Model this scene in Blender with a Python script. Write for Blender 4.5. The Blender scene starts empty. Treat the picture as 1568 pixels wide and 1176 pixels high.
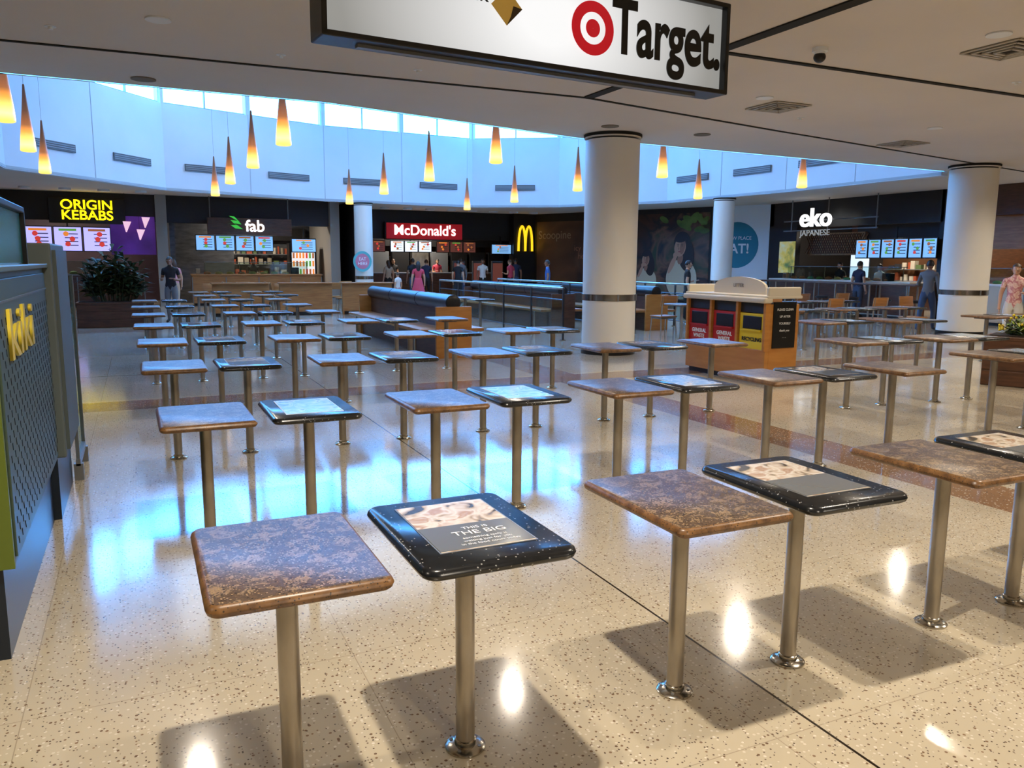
import bpy,bmesh,math,random
from mathutils import Vector,Matrix
random.seed(4)
D=bpy.data; S=bpy.context.scene
R=math.radians
def link(o):
    S.collection.objects.link(o); return o
def C(r,g,b):
    f=lambda x:(x/255/12.92) if x/255<=.04045 else ((x/255+.055)/1.055)**2.4
    return (f(r),f(g),f(b),1)
# ------------------------------------------------------------ materials
def mat(name,c,r=.5,m=0.,em=0,ec=None,coat=0):
    M=D.materials.new(name);M.use_nodes=True
    p=M.node_tree.nodes['Principled BSDF']
    p.inputs['Base Color'].default_value=c
    p.inputs['Roughness'].default_value=r
    p.inputs['Metallic'].default_value=m
    p.inputs['Coat Weight'].default_value=coat
    if em:
        p.inputs['Emission Color'].default_value=ec or c
        p.inputs['Emission Strength'].default_value=em
    return M
def nmat(name,cols,scale,r=.5,bump=0,stretch=(1,1,1),detail=6,m=0,em=0,dist=0,specks=None,coat=0,rough=.5,lo=.3,hi=.7):
    M=mat(name,cols[0],r,m,coat=coat);nt=M.node_tree;N=nt.nodes;L=nt.links
    p=N['Principled BSDF']
    tc=N.new('ShaderNodeTexCoord');mp=N.new('ShaderNodeMapping');mp.inputs['Scale'].default_value=stretch
    L.new(tc.outputs['Object'],mp.inputs['Vector'])
    no=N.new('ShaderNodeTexNoise');no.inputs['Scale'].default_value=scale;no.inputs['Detail'].default_value=detail
    no.inputs['Distortion'].default_value=dist;no.inputs['Roughness'].default_value=rough
    L.new(mp.outputs[0],no.inputs['Vector'])
    rp=N.new('ShaderNodeValToRGB');e=rp.color_ramp.elements
    n=len(cols)
    e[0].position=lo;e[0].color=cols[0];e[1].position=hi;e[1].color=cols[-1]
    for i in range(1,n-1):
        x=e.new(lo+(hi-lo)*i/(n-1));x.color=cols[i]
    L.new(no.outputs['Fac'],rp.inputs['Fac'])
    out=rp.outputs['Color']
    for vs,thr,col in (specks or []):
        vo=N.new('ShaderNodeTexVoronoi');vo.inputs['Scale'].default_value=vs
        L.new(mp.outputs[0],vo.inputs['Vector'])
        sx=N.new('ShaderNodeSeparateColor');L.new(vo.outputs['Color'],sx.inputs[0])
        g=N.new('ShaderNodeMath');g.operation='GREATER_THAN';g.inputs[1].default_value=thr;L.new(sx.outputs[0],g.inputs[0])
        d=N.new('ShaderNodeMath');d.operation='LESS_THAN';d.inputs[1].default_value=.42;L.new(vo.outputs['Distance'],d.inputs[0])
        mu=N.new('ShaderNodeMath');mu.operation='MULTIPLY';L.new(g.outputs[0],mu.inputs[0]);L.new(d.outputs[0],mu.inputs[1])
        mx=N.new('ShaderNodeMixRGB');L.new(mu.outputs[0],mx.inputs[0]);L.new(out,mx.inputs[1]);mx.inputs[2].default_value=col
        out=mx.outputs[0]
    L.new(out,p.inputs['Base Color'])
    if em:
        L.new(out,p.inputs['Emission Color']);p.inputs['Emission Strength'].default_value=em
    if bump:
        b=N.new('ShaderNodeBump');b.inputs['Strength'].default_value=bump;b.inputs['Distance'].default_value=.003
        L.new(no.outputs['Fac'],b.inputs['Height']);L.new(b.outputs[0],p.inputs['Normal'])
    return M

white=mat('painted_white',C(225,228,230),.6)
wallwhite=nmat('atrium_plaster',[C(196,208,217),C(210,220,227)],.5,.7)
black=mat('black_satin',C(16,16,18),.35)
darkwall=mat('dark_wall',C(26,24,24),.5)
steel=nmat('brushed_steel',[C(150,142,130),C(196,188,174)],5,.32,stretch=(1,1,.5),m=.85)
chrome=mat('steel_flange',C(185,180,170),.2,1)
dksteel=mat('dark_steel',C(60,60,62),.35,.7)
wood=nmat('timber',[C(140,92,46),C(172,118,64)],3,.4,stretch=(1,1,8))
woodh=nmat('timber_orange',[C(172,112,50),C(192,132,64)],2.5,.4,stretch=(1,1,6))
dkwood=nmat('dark_timber',[C(66,42,28),C(94,60,40)],4,.4,stretch=(1,1,7))
leather=mat('black_vinyl',C(24,26,32),.35)
grey=mat('grey_metal',C(120,122,124),.4,.3)
groovem=mat('shadow_gap',C(14,13,12),.8)
brownl=nmat('table_brown_granite',[C(44,34,30),C(98,78,62),C(66,54,48),C(150,126,98),C(92,74,60)],16,.34,bump=.35,detail=9,dist=.5,rough=.78,lo=.36,hi=.64,specks=[(150,.76,C(158,134,104)),(120,.82,C(34,28,26))])
brownedge=nmat('table_brown_edge',[C(84,56,30),C(134,96,56)],30,.35,detail=8,specks=[(180,.8,C(56,40,26))])
blackgr=nmat('black_granite',[C(13,16,20),C(22,26,32)],30,.22,specks=[(150,.95,C(150,150,150))])

def picmat(name,cols,scale,dist=1.2,em=0):
    return nmat(name,cols,scale,.14,detail=2.5,dist=dist,em=em,coat=.3)
poster_a=picmat('poster_faces_warm',[C(44,38,36),C(196,178,156),C(226,216,202),C(176,140,112),C(214,204,190)],8)
poster_b=picmat('poster_sky_tinted',[C(120,150,180),C(190,210,226),C(150,180,205),C(214,220,224),C(90,120,160)],7)  # bluish sky reflection painted into the poster picture
poster_low=mat('poster_slate',C(104,108,112),.14,coat=.3)
txtwhite=mat('print_white',C(235,235,235),.4)

# ------------------------------------------------------------ builder
class B:
    def __init__(s): s.bm=bmesh.new(); s.m=[]
    def mi(s,m):
        if m not in s.m: s.m.append(m)
        return s.m.index(m)
    def add(s,t,m,M=None):
        i=s.mi(m)
        if M is not None: bmesh.ops.transform(t,matrix=M,verts=t.verts)
        for f in t.faces: f.material_index=i
        me=D.meshes.new('t');t.to_mesh(me);t.free();s.bm.from_mesh(me);D.meshes.remove(me)
    def box(s,c,sz,m,rz=0,bev=0,rx=0,ry=0,seg=2):
        t=bmesh.new();bmesh.ops.create_cube(t,size=1)
        bmesh.ops.scale(t,vec=sz,verts=t.verts)
        if bev: bmesh.ops.bevel(t,geom=t.edges[:],offset=bev,segments=seg,affect='EDGES',profile=.5)
        s.add(t,m,Matrix.Translation(c)@Matrix.Rotation(rz,4,'Z')@Matrix.Rotation(ry,4,'Y')@Matrix.Rotation(rx,4,'X'))
    def cyl(s,c,r,h,m,r2=None,seg=24,axis='Z',rot=None):
        t=bmesh.new();bmesh.ops.create_cone(t,cap_ends=True,segments=seg,radius1=r,radius2=r if r2 is None else r2,depth=h)
        Mx=Matrix.Identity(4)
        if axis=='X': Mx=Matrix.Rotation(R(90),4,'Y')
        if axis=='Y': Mx=Matrix.Rotation(R(-90),4,'X')
        if rot is not None: Mx=rot@Mx
        s.add(t,m,Matrix.Translation(c)@Mx)
    def sph(s,c,r,m,seg=16,ring=10,M=None):
        t=bmesh.new();bmesh.ops.create_uvsphere(t,u_segments=seg,v_segments=ring,radius=1)
        bmesh.ops.scale(t,vec=r if isinstance(r,tuple) else (r,r,r),verts=t.verts)
        s.add(t,m,Matrix.Translation(c)@(M or Matrix.Identity(4)))
    def lathe(s,prof,c,m,seg=32):
        t=bmesh.new();rings=[]
        for r,z in prof:
            rings.append([t.verts.new((r*math.cos(2*math.pi*i/seg),r*math.sin(2*math.pi*i/seg),z)) for i in range(seg)])
        for a,b in zip(rings,rings[1:]):
            for i in range(seg): t.faces.new((a[i],a[(i+1)%seg],b[(i+1)%seg],b[i]))
        t.faces.new(rings[-1]);t.faces.new(rings[0][::-1])
        s.add(t,m,Matrix.Translation(c))
    def prism(s,pts,z0,z1,m,M=None):
        t=bmesh.new();a=[t.verts.new((x,y,z0)) for x,y in pts];b=[t.verts.new((x,y,z1)) for x,y in pts];n=len(pts)
        t.faces.new(a[::-1]);t.faces.new(b)
        for i in range(n): t.faces.new((a[i],a[(i+1)%n],b[(i+1)%n],b[i]))
        s.add(t,m,M)
    def quad(s,pts,m):
        t=bmesh.new();t.faces.new([t.verts.new(p) for p in pts]);s.add(t,m)
    def tube(s,pts,rad,m,seg=8):
        t=bmesh.new();rings=[];n=len(pts);P=[Vector(p) for p in pts]
        for k in range(n):
            d=(P[min(k+1,n-1)]-P[max(k-1,0)]).normalized()
            up=Vector((0,0,1)) if abs(d.z)<.9 else Vector((0,1,0))
            x=d.cross(up).normalized();y=x.cross(d).normalized()
            r=rad[k] if isinstance(rad,(list,tuple)) else rad
            rings.append([t.verts.new(P[k]+(x*math.cos(2*math.pi*i/seg)+y*math.sin(2*math.pi*i/seg))*r) for i in range(seg)])
        for a,b in zip(rings,rings[1:]):
            for i in range(seg): t.faces.new((a[i],a[(i+1)%seg],b[(i+1)%seg],b[i]))
        t.faces.new(rings[-1]);t.faces.new(rings[0][::-1])
        bmesh.ops.recalc_face_normals(t,faces=t.faces)
        s.add(t,m)
    def rslab(s,w,d,r,z0,z1,m,e,c=(0,0)):
        t=bmesh.new();rings=[];zm=(z0+z1)/2
        for ins,z in ((.014,z0),(.004,z0+.007),(0,zm),(.004,z1-.007),(.014,z1)):
            ring=[];hw=w/2-ins;hd=d/2-ins;rr=max(r-ins,.004)
            for qx,qy,a0 in ((1,1,0),(-1,1,90),(-1,-1,180),(1,-1,270)):
                for k in range(6):
                    a=R(a0+k*18);ring.append(t.verts.new((c[0]+qx*(hw-rr)+rr*math.cos(a),c[1]+qy*(hd-rr)+rr*math.sin(a),z)))
            rings.append(ring)
        n=len(rings[0]);ie=s.mi(e);im=s.mi(m)
        for a,b in zip(rings,rings[1:]):
            for i in range(n):
                f=t.faces.new((a[i],a[(i+1)%n],b[(i+1)%n],b[i]));f.material_index=ie;f.smooth=True
        f=t.faces.new(rings[-1]);f.material_index=im
        f=t.faces.new(rings[0][::-1]);f.material_index=ie
        me=D.meshes.new('t');t.to_mesh(me);t.free();s.bm.from_mesh(me);D.meshes.remove(me)
    def obj(s,name,loc=None,rz=0,smooth=None,recenter=True):
        me=D.meshes.new(name);bm=s.bm
        if loc is None:
            loc=(0,0,0)
            if recenter:
                xs=[v.co for v in bm.verts]
                c=Vector(((min(p.x for p in xs)+max(p.x for p in xs))/2,(min(p.y for p in xs)+max(p.y for p in xs))/2,min(p.z for p in xs)))
                bmesh.ops.translate(bm,vec=-c,verts=bm.verts);loc=c
        bm.to_mesh(me);bm.free()
        for m in s.m: me.materials.append(m)
        if smooth:
            for p in me.polygons: p.use_smooth=True
            try: me.set_sharp_from_angle(angle=R(smooth))
            except Exception: pass
        o=link(D.objects.new(name,me));o.location=loc;o.rotation_euler=(0,0,rz)
        return o
def inst(o,name,loc,rz=0):
    n=link(D.objects.new(name,o.data));n.location=loc;n.rotation_euler=(0,0,rz);return n
def text(body,parent,loc,size,m,rot=(R(90),0,0),ext=.01,off=0,align='CENTER',name='lettering',sx=1,shear=0):
    cu=D.curves.new(name,'FONT');cu.body=body;cu.size=size;cu.extrude=ext;cu.offset=off;cu.align_x=align;cu.align_y='CENTER';cu.shear=shear
    cu.materials.append(m)
    o=link(D.objects.new(name,cu));o.parent=parent;o.location=loc;o.rotation_euler=rot;o.scale=(sx,1,1);return o

# ------------------------------------------------------------ camera
cam=D.cameras.new('camera');cam.sensor_width=36;cam.lens=28.06
co=link(D.objects.new('camera',cam));co.location=(0,0,1.57)
co.rotation_euler=(Matrix.Rotation(R(-25),4,'Z')@Matrix.Rotation(R(90-8.7),4,'X')@Matrix.Rotation(R(.4),4,'Z')).to_euler()
cam.clip_start=.05;cam.clip_end=300
S.camera=co
S.view_settings.view_transform='Standard'
S.view_settings.exposure=.2

# ------------------------------------------------------------ world
W=D.worlds.new('sky');S.world=W;W.use_nodes=True
W.node_tree.nodes['Background'].inputs[0].default_value=(.055,.36,1,1)
W.node_tree.nodes['Background'].inputs[1].default_value=32

# ------------------------------------------------------------ floor
def floor_material():
    M=mat('terrazzo',C(200,180,150),.1);nt=M.node_tree;N=nt.nodes;L=nt.links;p=N['Principled BSDF']
    p.inputs['Specular IOR Level'].default_value=.9
    tc=N.new('ShaderNodeTexCoord');V=tc.outputs['Object']
    sp=N.new('ShaderNodeSeparateXYZ');L.new(V,sp.inputs[0]);X,Y=sp.outputs[0],sp.outputs[1]
    def math_(op,a,b=None,clamp=False):
        n=N.new('ShaderNodeMath');n.operation=op
        for i,q in enumerate((a,b)):
            if q is None: continue
            if isinstance(q,(int,float)): n.inputs[i].default_value=q
            else: L.new(q,n.inputs[i])
        return n.outputs[0]
    def band(c,lo,hi): return math_('MULTIPLY',math_('GREATER_THAN',c,lo),math_('LESS_THAN',c,hi))
    def mix(f,a,b):
        n=N.new('ShaderNodeMixRGB')
        for i,q in enumerate((f,a,b)):
            if isinstance(q,(int,float)): n.inputs[i].default_value=q
            elif isinstance(q,tuple): n.inputs[i].default_value=q
            else: L.new(q,n.inputs[i])
        return n.outputs[0]
    no=N.new('ShaderNodeTexNoise');no.inputs['Scale'].default_value=1.3;L.new(V,no.inputs['Vector'])
    base=mix(no.outputs['Fac'],C(186,174,150),C(202,190,167))
    terr=band(X,5.0,5.55)
    terr=math_('MAXIMUM',terr,band(Y,9.2,9.8))
    terr=math_('MAXIMUM',terr,band(Y,19.2,20.0))
    terr=math_('MAXIMUM',terr,band(X,13.2,13.9))
    base=mix(terr,base,C(148,114,86))
    far=band(Y,9.9,40);base=mix(math_('MULTIPLY',far,.4),base,C(160,162,162))  # greyer far tiles, with the atrium's different light put into the colour
    def speck(base,scale,thr,rad,c1,c2):
        vo=N.new('ShaderNodeTexVoronoi');vo.inputs['Scale'].default_value=scale;L.new(V,vo.inputs['Vector'])
        sc=N.new('ShaderNodeSeparateColor');L.new(vo.outputs['Color'],sc.inputs[0])
        m=math_('MULTIPLY',math_('GREATER_THAN',sc.outputs[0],thr),math_('LESS_THAN',vo.outputs['Distance'],rad))
        return mix(m,base,mix(sc.outputs[1],c1,c2))
    base=speck(base,56,.82,.30,C(104,82,64),C(140,114,90))
    base=speck(base,95,.80,.32,C(116,100,86),C(70,58,50))
    base=speck(base,60,.72,.32,C(212,202,182),C(222,214,198))
    j=band(X,2.026,2.037);j=math_('MAXIMUM',j,band(Y,12.0,12.02))
    base=mix(j,base,C(34,29,24))
    fx=math_('FRACT',math_('DIVIDE',math_('ADD',X,20),1.15));fy=math_('FRACT',math_('DIVIDE',math_('ADD',Y,20),1.15))
    jj=math_('MAXIMUM',math_('LESS_THAN',fx,.003),math_('LESS_THAN',fy,.003))
    base=mix(math_('MULTIPLY',jj,.45),base,C(110,92,74))
    L.new(base,p.inputs['Base Color'])
    n2=N.new('ShaderNodeTexNoise');n2.inputs['Scale'].default_value=2.2;n2.inputs['Detail'].default_value=5;L.new(V,n2.inputs['Vector'])
    r=math_('ADD',math_('MULTIPLY',n2.outputs['Fac'],.10),.06)
    L.new(r,p.inputs['Roughness'])
    n3=N.new('ShaderNodeTexNoise');n3.inputs['Scale'].default_value=1.3;n3.inputs['Detail'].default_value=1;L.new(V,n3.inputs['Vector'])
    bp=N.new('ShaderNodeBump');bp.inputs['Strength'].default_value=.16;bp.inputs['Distance'].default_value=.006
    L.new(n3.outputs['Fac'],bp.inputs['Height']);L.new(bp.outputs[0],p.inputs['Normal'])
    return M
S0,S1,V0,V1=-14,30,-8,42
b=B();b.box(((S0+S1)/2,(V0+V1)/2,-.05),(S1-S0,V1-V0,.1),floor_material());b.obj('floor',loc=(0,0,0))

# outer walls
CZ=3.7
wm=nmat('wall_paint',[C(170,166,158),C(185,180,170)],.6,.7)
b=B();b.box((S0-.1,(V0+V1)/2,CZ/2),(.2,V1-V0,CZ),wm);b.obj('wall_west')
b=B();b.box((S1+.1,(V0+V1)/2,CZ/2),(.2,V1-V0,CZ),wm);b.obj('wall_east')
b=B();b.box(((S0+S1)/2,V0-.1,CZ/2),(S1-S0,.2,CZ),wm);b.obj('wall_south')
b=B();b.box(((S0+S1)/2,V1+.1,CZ/2),(S1-S0,.2,CZ),darkwall);b.obj('wall_north')

# ceiling with atrium hole
near=[(-3.2,11.3),(-1.31,11.3),(2.46,11.35),(7.05,12.5),(17,12.95)]
farr=[(17.1,18),(16.7,23.2),(14.5,27),(11.7,28.8),(6,28.4),(.86,26.5),(-2.7,22)]
hole=near+farr
ceilm=nmat('ceiling_paint',[C(212,202,190),C(222,212,200)],.4,.8)
t=bmesh.new();ed=[]
for loop in ([(S0,V0),(S1,V0),(S1,V1),(S0,V1)],hole):
    vs=[t.verts.new((x,y,0)) for x,y in loop]
    for i in range(len(vs)): ed.append(t.edges.new((vs[i],vs[(i+1)%len(vs)])))
bmesh.ops.triangle_fill(t,use_beauty=True,use_dissolve=False,edges=ed)
me=D.meshes.new('ceiling');t.to_mesh(me);t.free();me.materials.append(ceilm)
o=link(D.objects.new('ceiling',me));o.location=(0,0,CZ)

def strip(b,p0,p1,z0,z1,th,m,off=0):
    p0=Vector(p0);p1=Vector(p1);d=p1-p0;n=Vector((-d.y,d.x)).normalized()*off;c=(p0+p1)/2+n
    b.box((c.x,c.y,(z0+z1)/2),(d.length+(th if th<.1 else 0),th,z1-z0),m,rz=math.atan2(d.y,d.x))
b=B();g=[(-8,9.9),(0,9.6),(5.45,9.45),(9.6,10.35),(18.5,12.1),(28,13)]
for a,c in zip(g,g[1:]): strip(b,a,c,CZ-.012,CZ-.001,.05,groovem)
b.obj('trim_1')
b=B();b.box((5.46,6.9,CZ-.008),(.14,5.0,.014),groovem);b.box((5.46,.4,CZ-.008),(.14,6,.014),groovem);b.obj('trim_2')
b=B();b.box((14,6.85,CZ-.008),(17,.07,.014),groovem);b.obj('trim_3')
b=B()
for a,c in zip(near,near[1:]): strip(b,a,c,CZ-.004,CZ+.3,.05,ceilm,off=.03)
b.obj('trim_4')

# atrium upper wall
b=B();frame=mat('window_frame',C(150,160,170),.5)
slot=mat('diffuser_slot',C(140,146,150),.6);slotd=mat('diffuser_dark',C(92,96,100),.7)
ring=[near[-1]]+farr+[near[0]]
def segf(p0,p1):
    p0=Vector(p0);p1=Vector(p1);d=(p1-p0);return p0,d.length,d.normalized(),Vector((-d.y,d.x)).normalized(),math.atan2(d.y,d.x)
WZ0,WZ1=6.1,7.3
for k,(a,c) in enumerate(zip(ring,ring[1:])):
    haswin=1<=k<=6
    strip(b,a,c,3.6,WZ0 if haswin else 7.6,.2,wallwhite)
    if haswin: strip(b,a,c,WZ1,7.6,.2,wallwhite)
for a,c in zip(near,near[1:]): strip(b,a,c,CZ+.02,7.6,.12,wallwhite,off=.06)
b.obj('wall_atrium',recenter=False)
seam=mat('panel_joint',C(165,175,182),.7)
b2=B();b3=B();b4=B();wn=0
glass=D.materials.new('window_glass');glass.use_nodes=True
nt=glass.node_tree;nt.nodes.clear();ou=nt.nodes.new('ShaderNodeOutputMaterial');tr=nt.nodes.new('ShaderNodeBsdfTransparent');gl=nt.nodes.new('ShaderNodeBsdfGlossy');gl.inputs['Roughness'].default_value=.05;mx=nt.nodes.new('ShaderNodeMixShader');mx.inputs[0].default_value=.06
nt.links.new(tr.outputs[0],mx.inputs[1]);nt.links.new(gl.outputs[0],mx.inputs[2]);nt.links.new(mx.outputs[0],ou.inputs[0])
for k,(a,c) in enumerate(zip(ring,ring[1:])):
    p0,L_,d,n,ang=segf(a,c)
    if 1<=k<=6:
        nw=max(1,round(L_/2.3));w=L_/nw
        bw=B()
        for i in range(nw+1):
            q=p0+d*(i*w);bw.box((q.x,q.y,(WZ0+WZ1)/2),(.16,.2,WZ1-WZ0),wallwhite,rz=ang)
        for i in range(nw):
            q=p0+d*((i+.5)*w);bw.box((q.x,q.y,(WZ0+WZ1)/2),(.04,.06,WZ1-WZ0),frame,rz=ang)
        for z in (WZ0+.02,WZ1-.02):
            q=p0+d*(L_/2);bw.box((q.x,q.y,z),(L_,.08,.04),frame,rz=ang)
        q=p0+d*(L_/2);bw.box((q.x,q.y,(WZ0+WZ1)/2),(L_-.1,.012,WZ1-WZ0-.05),glass,rz=ang)
        bw.obj('window_%d'%(wn:=wn+1))
    ns=max(1,round(L_/3.0));w=L_/ns
    for i in range(ns):
        q=p0+d*((i+.5)*w)+n*.13
        b2.box((q.x,q.y,4.32),(1.5,.03,.2),slotd,rz=ang)
        for z in (4.27,4.32,4.37): b2.box((q.x+n.x*.01,q.y+n.y*.01,z),(1.46,.03,.02),slot,rz=ang)
        q=p0+d*(i*w)+n*.1;b3.box((q.x,q.y,4.87),(.02,.015,2.5),seam,rz=ang)
    q=p0+d*(L_/2)+n*.1;b3.box((q.x,q.y,3.65),(L_,.03,.06),seam,rz=ang)
b2.obj('air_diffuser_slots');b3.obj('trim_5')
b=B();b.prism([(x,y) for x,y in hole],7.6,7.7,white);b.obj('ceiling_atrium')

# ------------------------------------------------------------ columns
colm=nmat('column_paint',[C(226,221,210),C(234,229,218)],.8,.5)
def column(s,v,r,h,band=True):
    b=B()
    b.lathe([(r+.012,0),(r+.012,.13),(r+.002,.135)],(0,0,0),black,48)
    b.lathe([(r,.13),(r,h-.1),(r-.05,h-.1),(r-.05,h-.07),(r+.02,h-.07),(r+.02,h-.012)],(0,0,0),colm,48)
    b.lathe([(r-.04,h-.1),(r-.03,h-.1),(r-.03,h-.065),(r-.04,h-.065)],(0,0,0),black,48)
    b.lathe([(r+.03,h-.05),(r+.03,h-.005),(r+.0,h-.005)],(0,0,0),groovem,48)
    if band:
        b.lathe([(r,.92),(r+.012,.925),(r+.012,1.03),(r,1.035)],(0,0,0),chrome,48)
        for i in range(6):
            a=i*math.pi/3+.3
            b.box(((r+.01)*math.cos(a),(r+.01)*math.sin(a),.98),(.02,.03,.11),grey,rz=a)
    return b.obj('round_column',loc=(s,v,0),smooth=40)
column(7.43,11.96,.46,CZ);column(16.54,11.89,.48,CZ);column(-2.2,11.0,.46,CZ)
c3=column(7.4,28.5,.32,3.6);column(16.9,20.5,.32,3.6)
b=B();b.cyl((0,0,0),.36,.01,mat('sticker_aqua',C(90,170,170),.5),seg=32,axis='Y');b.cyl((0,-.006,.0),.27,.006,mat('sticker_pink',C(200,120,140),.5),seg=32,axis='Y')
st=b.obj('round_wall_sticker',loc=(7.25,28.14,1.55),rz=R(12));text('EAT\nHERE',st,(0,-.012,0),.16,txtwhite,ext=.001)

# ------------------------------------------------------------ tables
def mk_table(black_,poster=None):
    b=B()
    top,edge=(blackgr,blackgr) if black_ else (brownl,brownedge)
    b.rslab(.47 if not black_ else .48,.64,.035 if not black_ else .05,.718,.752,top,edge)
    b.box((0,0,.708),(.22,.3,.018),black,bev=.004)
    b.cyl((0,0,.36),.031,.69,steel,seg=28)
    b.lathe([(.066,0),(.066,.006),(.058,.012),(.036,.016),(.036,.03),(.031,.034)],(0,0,.001),chrome,32)
    for i in range(4):
        a=i*math.pi/2+.8;b.cyl((.05*math.cos(a),.05*math.sin(a),.014),.006,.006,grey,seg=8)
    if poster:
        b.box((0,.02,.7525),(.31,.45,.0016),txtwhite if poster is poster_b else grey)
        b.box((0,.02,.7530),(.30,.44,.002),poster)
        if poster is poster_a:
            b.box((0,-.09,.7537),(.30,.21,.0015),poster_low)
    return b
tb=mk_table(False).obj('pedestal_dining_table',loc=(.335,2.24,0),smooth=40)
tk=mk_table(True,poster_a).obj('pedestal_dining_table',loc=(.885,2.24,0),smooth=40)
tk2m=mk_table(True,poster_b)
tk2=None
for i,(tx,sz,y) in enumerate((('THIS IS',.028,-.03),('THE BIG',.048,-.072),('something tasty is',.02,-.115),('waiting just for you',.02,-.14),('in the food court today',.02,-.165))):
    text(tx,tk,(0.02,y,.7555),sz,txtwhite,rot=(0,0,0),ext=.0003,name='poster_text')
rows=[(2.24,.335,1.383,[0,1,2,3,4,5,6,7,8,9]),
      (4.52,.285,1.31,[0,1,2,3,4,5,6,7,8]),
      (6.76,.217,1.319,[0,1,2,3,4,5,6,7,8]),
      (8.82,.19,1.31,[0,1,2,3,4,5,6,7]),
      (11.05,.15,1.31,[0,1,2,3,4,5,6]),
      (13.3,.12,1.31,[0,1,2,3,4]),
      (15.5,.1,1.31,[0,1,2,3,4]),
      (17.8,.1,1.31,[0,1,2,3,4]),
      (20.0,1.4,1.31,[0,1,2,3]),(22.2,1.4,1.31,[0,1,2,3])]
for ri,(v,s0,per,ix) in enumerate(rows):
    for i in ix:
        s=s0+per*(i//2)+.55*(i%2)
        if ri==0 and i==0: continue
        if ri==0 and i==1: continue
        jit=R(random.uniform(-1,1))
        if i%2==0: inst(tb,'pedestal_dining_table',(s,v,0),jit)
        elif ri==0: inst(tk,'pedestal_dining_table',(s,v,0),jit)
        elif tk2 is None: tk2=tk2m.obj('pedestal_dining_table',loc=(s,v,0),smooth=40)
        else: inst(random.choice([tk2,tk]),'pedestal_dining_table',(s,v,0),jit)
for s,v in ((7.2,4.8),(8.4,4.6),(7.0,6.3),(8.3,6.2),(8.9,8.6),(10.2,8.4),(9.2,11.0),(10.5,11.0),(11.8,11),(13.1,11),(10,13.3),(11.3,13.3),(12.6,13.3),(14,13.4),(12.6,8.6),(13.8,8.5)):
    inst(tb,'pedestal_dining_table',(s,v,0));inst(tk2,'pedestal_dining_table',(s+.55,v,0))

# ------------------------------------------------------------ hanging lightbox sign
signface=D.materials.new('lightbox_face');signface.use_nodes=True
nt=signface.node_tree;N=nt.nodes;L=nt.links;p=N['Principled BSDF']
tc=N.new('ShaderNodeTexCoord');mp=N.new('ShaderNodeMapping');mp.inputs['Location'].default_value=(.0,0,-.30);mp.inputs['Scale'].default_value=(.66,.2,.9)
gr=N.new('ShaderNodeTexGradient');gr.gradient_type='SPHERICAL';rp=N.new('ShaderNodeValToRGB')
rp.color_ramp.elements[0].color=(.30,.30,.285,1);rp.color_ramp.elements[1].color=(1,1,1,1);rp.color_ramp.elements[1].position=.85
L.new(tc.outputs['Object'],mp.inputs[0]);L.new(mp.outputs[0],gr.inputs[0]);L.new(gr.outputs['Fac'],rp.inputs[0]);L.new(rp.outputs[0],p.inputs['Emission Color'])
p.inputs['Emission Strength'].default_value=.82;p.inputs['Base Color'].default_value=(.10,.10,.10,1);p.inputs['Roughness'].default_value=.3
b=B();w=3.28;h=.68
b.box((0,.02,h/2),(w-.04,.16,h-.04),signface)
for x in (-w/2+.015,w/2-.015): b.box((x,0,h/2),(.035,.24,h),black,bev=.006)
for z in (.015,h-.015): b.box((0,0,z),(w,.24,.035),black,bev=.006)
b.box((0,0,-.012),(w-.5,.05,.02),grey)
for x in (-1.2,1.2): b.cyl((x,0,h+.06),.015,.14,black,seg=12)
sg=b.obj('hanging_lightbox_sign',loc=(2.70,5.27,2.9),rz=R(5.2))
red=mat('sign_red',C(200,20,38),.4,em=.4,ec=C(206,20,38));ink=mat('sign_black',C(14,14,15),.5)
text('Target.',sg,(1.06,-.075,.355),.53,ink,ext=.004,off=.012,sx=.70)
gold=mat('sign_gold',C(200,160,74),.4,em=.2);gold2=mat('sign_gold_dark',C(70,54,30),.4)
bb=B()
def ringpts(r0,r1,n=48):
    t=bmesh.new();a=[];c=[]
    for i in range(n):
        an=2*math.pi*i/n
        a.append(t.verts.new((r0*math.cos(an),0,r0*math.sin(an))));c.append(t.verts.new((r1*math.cos(an),0,r1*math.sin(an))))
    for i in range(n): t.faces.new((a[i],a[(i+1)%n],c[(i+1)%n],c[i]))
    return t
bb.add(ringpts(.110,.185),red,Matrix.Translation((.35,-.078,.325)));bb.add(ringpts(.001,.062),red,Matrix.Translation((.35,-.078,.325)))
bb.add(ringpts(.001,.12,4),gold,Matrix.Translation((-.36,-.078,.36)))
bb.prism([(-.0,-.06),(.12,.06),(.05,.07),(.03,.0)],0,.002,gold2,Matrix.Translation((-.36,-.079,.30))@Matrix.Rotation(R(90),4,'X'))
o=bb.obj('sign_logo',recenter=False,loc=(0,0,0));o.parent=sg
text('CommonwealthBank',sg,(-.50,-.075,.41),.14,ink,ext=.003,align='RIGHT')

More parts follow.
